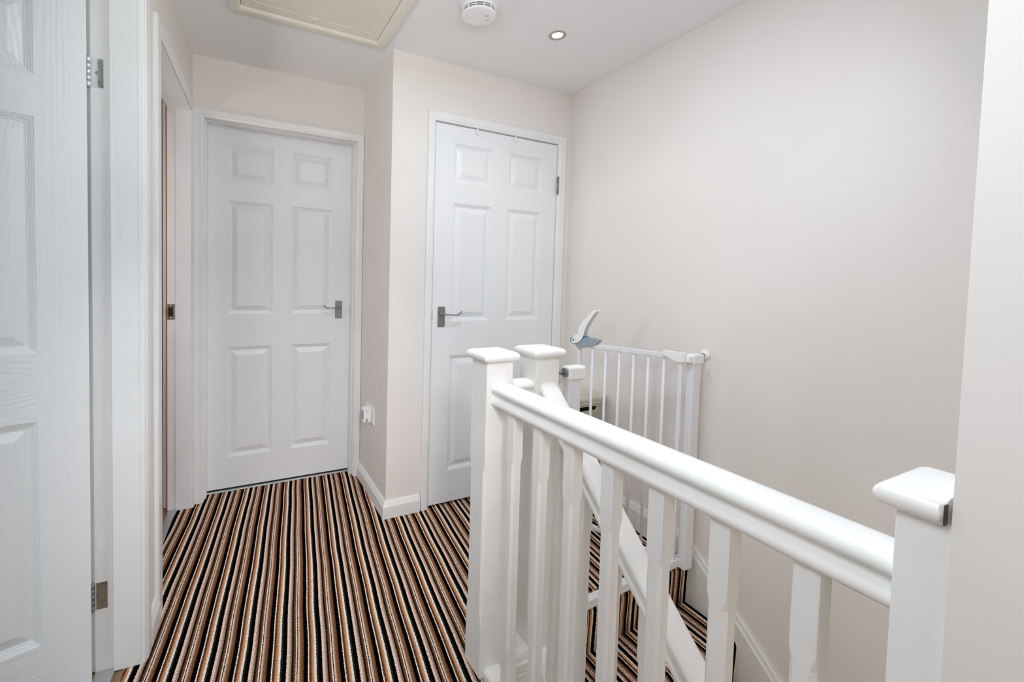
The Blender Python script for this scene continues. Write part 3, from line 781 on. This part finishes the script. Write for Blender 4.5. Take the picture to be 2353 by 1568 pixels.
# ------------------------------------------------------------------ laundry basket
LBK = tag(empty('laundry_basket', (1.397, 1.730, 0)), 'beige woven-effect plastic laundry basket with lid against the right wall', 'basket')
def basket_body():
    bm = bmesh.new()
    def wall(p0, p1, p2, p3, hole=None):
        """quad (bottom-left, bottom-right, top-right, top-left) with an optional stadium hole in (s,t) metres"""
        p = [Vector(q) for q in (p0, p1, p2, p3)]
        vs = [bm.verts.new(q) for q in p]
        es = [bm.edges.new((vs[i], vs[(i + 1) % 4])) for i in range(4)]
        if hole:
            cx_, cz_, hw_, r_ = hole; hv = []
            X_ = (p[1] - p[0]).normalized(); Z_ = (p[3] - p[0]).normalized(); mid = (p[3] + p[2]) / 2
            for sgn, a0 in ((1, -90), (-1, 90)):
                for t in range(0, 181, 30):
                    a = R(a0 + t); hv.append(bm.verts.new(mid + X_ * (cx_ + sgn * hw_ + r_ * math.cos(a)) + Z_ * (cz_ + r_ * math.sin(a))))
            es += [bm.edges.new((hv[i], hv[(i + 1) % len(hv)])) for i in range(len(hv))]
        bmesh.ops.triangle_fill(bm, edges=es, use_beauty=True, use_dissolve=False)
    zt, t_ = .585, .012
    tx, ty, bx, by = .128, .148, .105, .122
    c = [(-1, -1), (1, -1), (1, 1), (-1, 1)]
    B = [(x * bx, y * by, .004) for x, y in c]; Tt = [(x * tx, y * ty, zt) for x, y in c]
    wall(B[0], B[1], Tt[1], Tt[0], (0.0, -.040, .060, .0115))
    wall(B[1], B[2], Tt[2], Tt[1]); wall(B[2], B[3], Tt[3], Tt[2], (0.0, -.040, .045, .0115)); wall(B[3], B[0], Tt[0], Tt[3])
    wall(B[0], B[1], B[2], B[3])
    bmesh.ops.remove_doubles(bm, verts=bm.verts, dist=1e-5)
    bmesh.ops.recalc_face_normals(bm, faces=bm.faces)
    me = bpy.data.meshes.new('basket_body'); bm.to_mesh(me); bm.free(); me.materials.append(M['weave'])
    o = bpy.data.objects.new('basket_body', me); COL.objects.link(o); o.parent = LBK
    s_ = o.modifiers.new('solid', 'SOLIDIFY'); s_.thickness = .004; s_.offset = -1
    return o
bb = basket_body()
b = MB()
rx_, rz_, pr = .052, .0175, []
for sgn, a0 in ((1, -90), (-1, 90)):
    for t in range(0, 181, 30):
        a = R(a0 + t); pr.append((sgn * .060 + .0160 * math.cos(a), .0160 * math.sin(a)))
pi_ = [(x * (.060 + .0118) / (.060 + .016), z * .0118 / .016) for x, z in pr]
n = len(pr); yq = -.1475
V = [(x, yq - .001, z) for x, z in pr] + [(x, yq - .0025, z) for x, z in pi_] + [(x, yq + .006, z) for x, z in pi_]
b.add(V, [(i, (i + 1) % n, n + (i + 1) % n, n + i) for i in range(n)] + [(n + i, n + (i + 1) % n, 2 * n + (i + 1) % n, 2 * n + i) for i in range(n)], 0, True)
b.build('handle_rim', M['basket'], LBK, matrix=Matrix.Translation((0, .002, .545)))
b = MB(); b.box(-.132, .132, -.152, .152, .568, .586); b.build('rim_band', M['basket'], LBK, bevel=.003)
def rrect(hx_, hy_, r_, n_=8):
    P = []
    for sx, sy, a0 in ((1, 1, 0), (-1, 1, 90), (-1, -1, 180), (1, -1, 270)):
        for t in range(n_ + 1):
            a = R(a0 + 90 * t / n_); P.append((sx * (hx_ - r_) + r_ * math.cos(a), sy * (hy_ - r_) + r_ * math.sin(a)))
    return P
b = MB()
rings = [(.134, .156, .586), (.137, .159, .588), (.138, .160, .596), (.136, .158, .603), (.130, .152, .607), (.120, .142, .608)]
V = []; F = []; n = 36
for hx_, hy_, z in rings: V += [(x, y, z) for x, y in rrect(hx_, hy_, .032)]
for j in range(len(rings) - 1):
    for k in range(n): F.append((j * n + k, j * n + (k + 1) % n, (j + 1) * n + (k + 1) % n, (j + 1) * n + k))
F.append(tuple(range(n))[::-1]); F.append(tuple((len(rings) - 1) * n + k for k in range(n)))
b.add(V, F); b.build('lid', M['basket'], LBK)

# ------------------------------------------------------------------ dim things in the dark room
SH = tag(empty('shelf_unit', (-.90, 3.72, 0)), 'dark brown low shelf unit in the unlit room behind the left doorway', 'shelf unit')
b = MB(); b.box(-.40, -.38, -.18, .18, 0, .98); b.box(.30, .32, -.18, .18, 0, .98); b.box(-.40, .32, .17, .18, 0, .98); b.build('carcass', M['darkwood'], SH)
for z in (.06, .28, .50, .72, .96): MB().box(-.38, .30, -.18, .17, z, z + .02).build('shelf', M['darkwood'], SH)
b = MB()
V = []; seg, rg = 24, 10
for j in range(rg + 1):
    for k in range(seg):
        a = 2 * math.pi * k / seg; p = math.pi * j / rg / 2
        r_ = .15 * math.cos(p) * (1 + .18 * math.sin(3 * a + j) + .1 * math.sin(7 * a - 2 * j))
        V.append((r_ * math.cos(a), r_ * .8 * math.sin(a), .13 * math.sin(p) * (1 + .15 * math.sin(5 * a + j))))
F = [(j * seg + k, j * seg + (k + 1) % seg, (j + 1) * seg + (k + 1) % seg, (j + 1) * seg + k) for j in range(rg) for k in range(seg)] + [tuple(range(seg))[::-1]]
b.add(V, F, 0, True); o = b.build('folded_cloth', M['cloth']); o.location = (-.90, 3.70, .981)
tag(o, 'blue-grey patterned cloth heaped on the dark shelf unit', 'cloth')
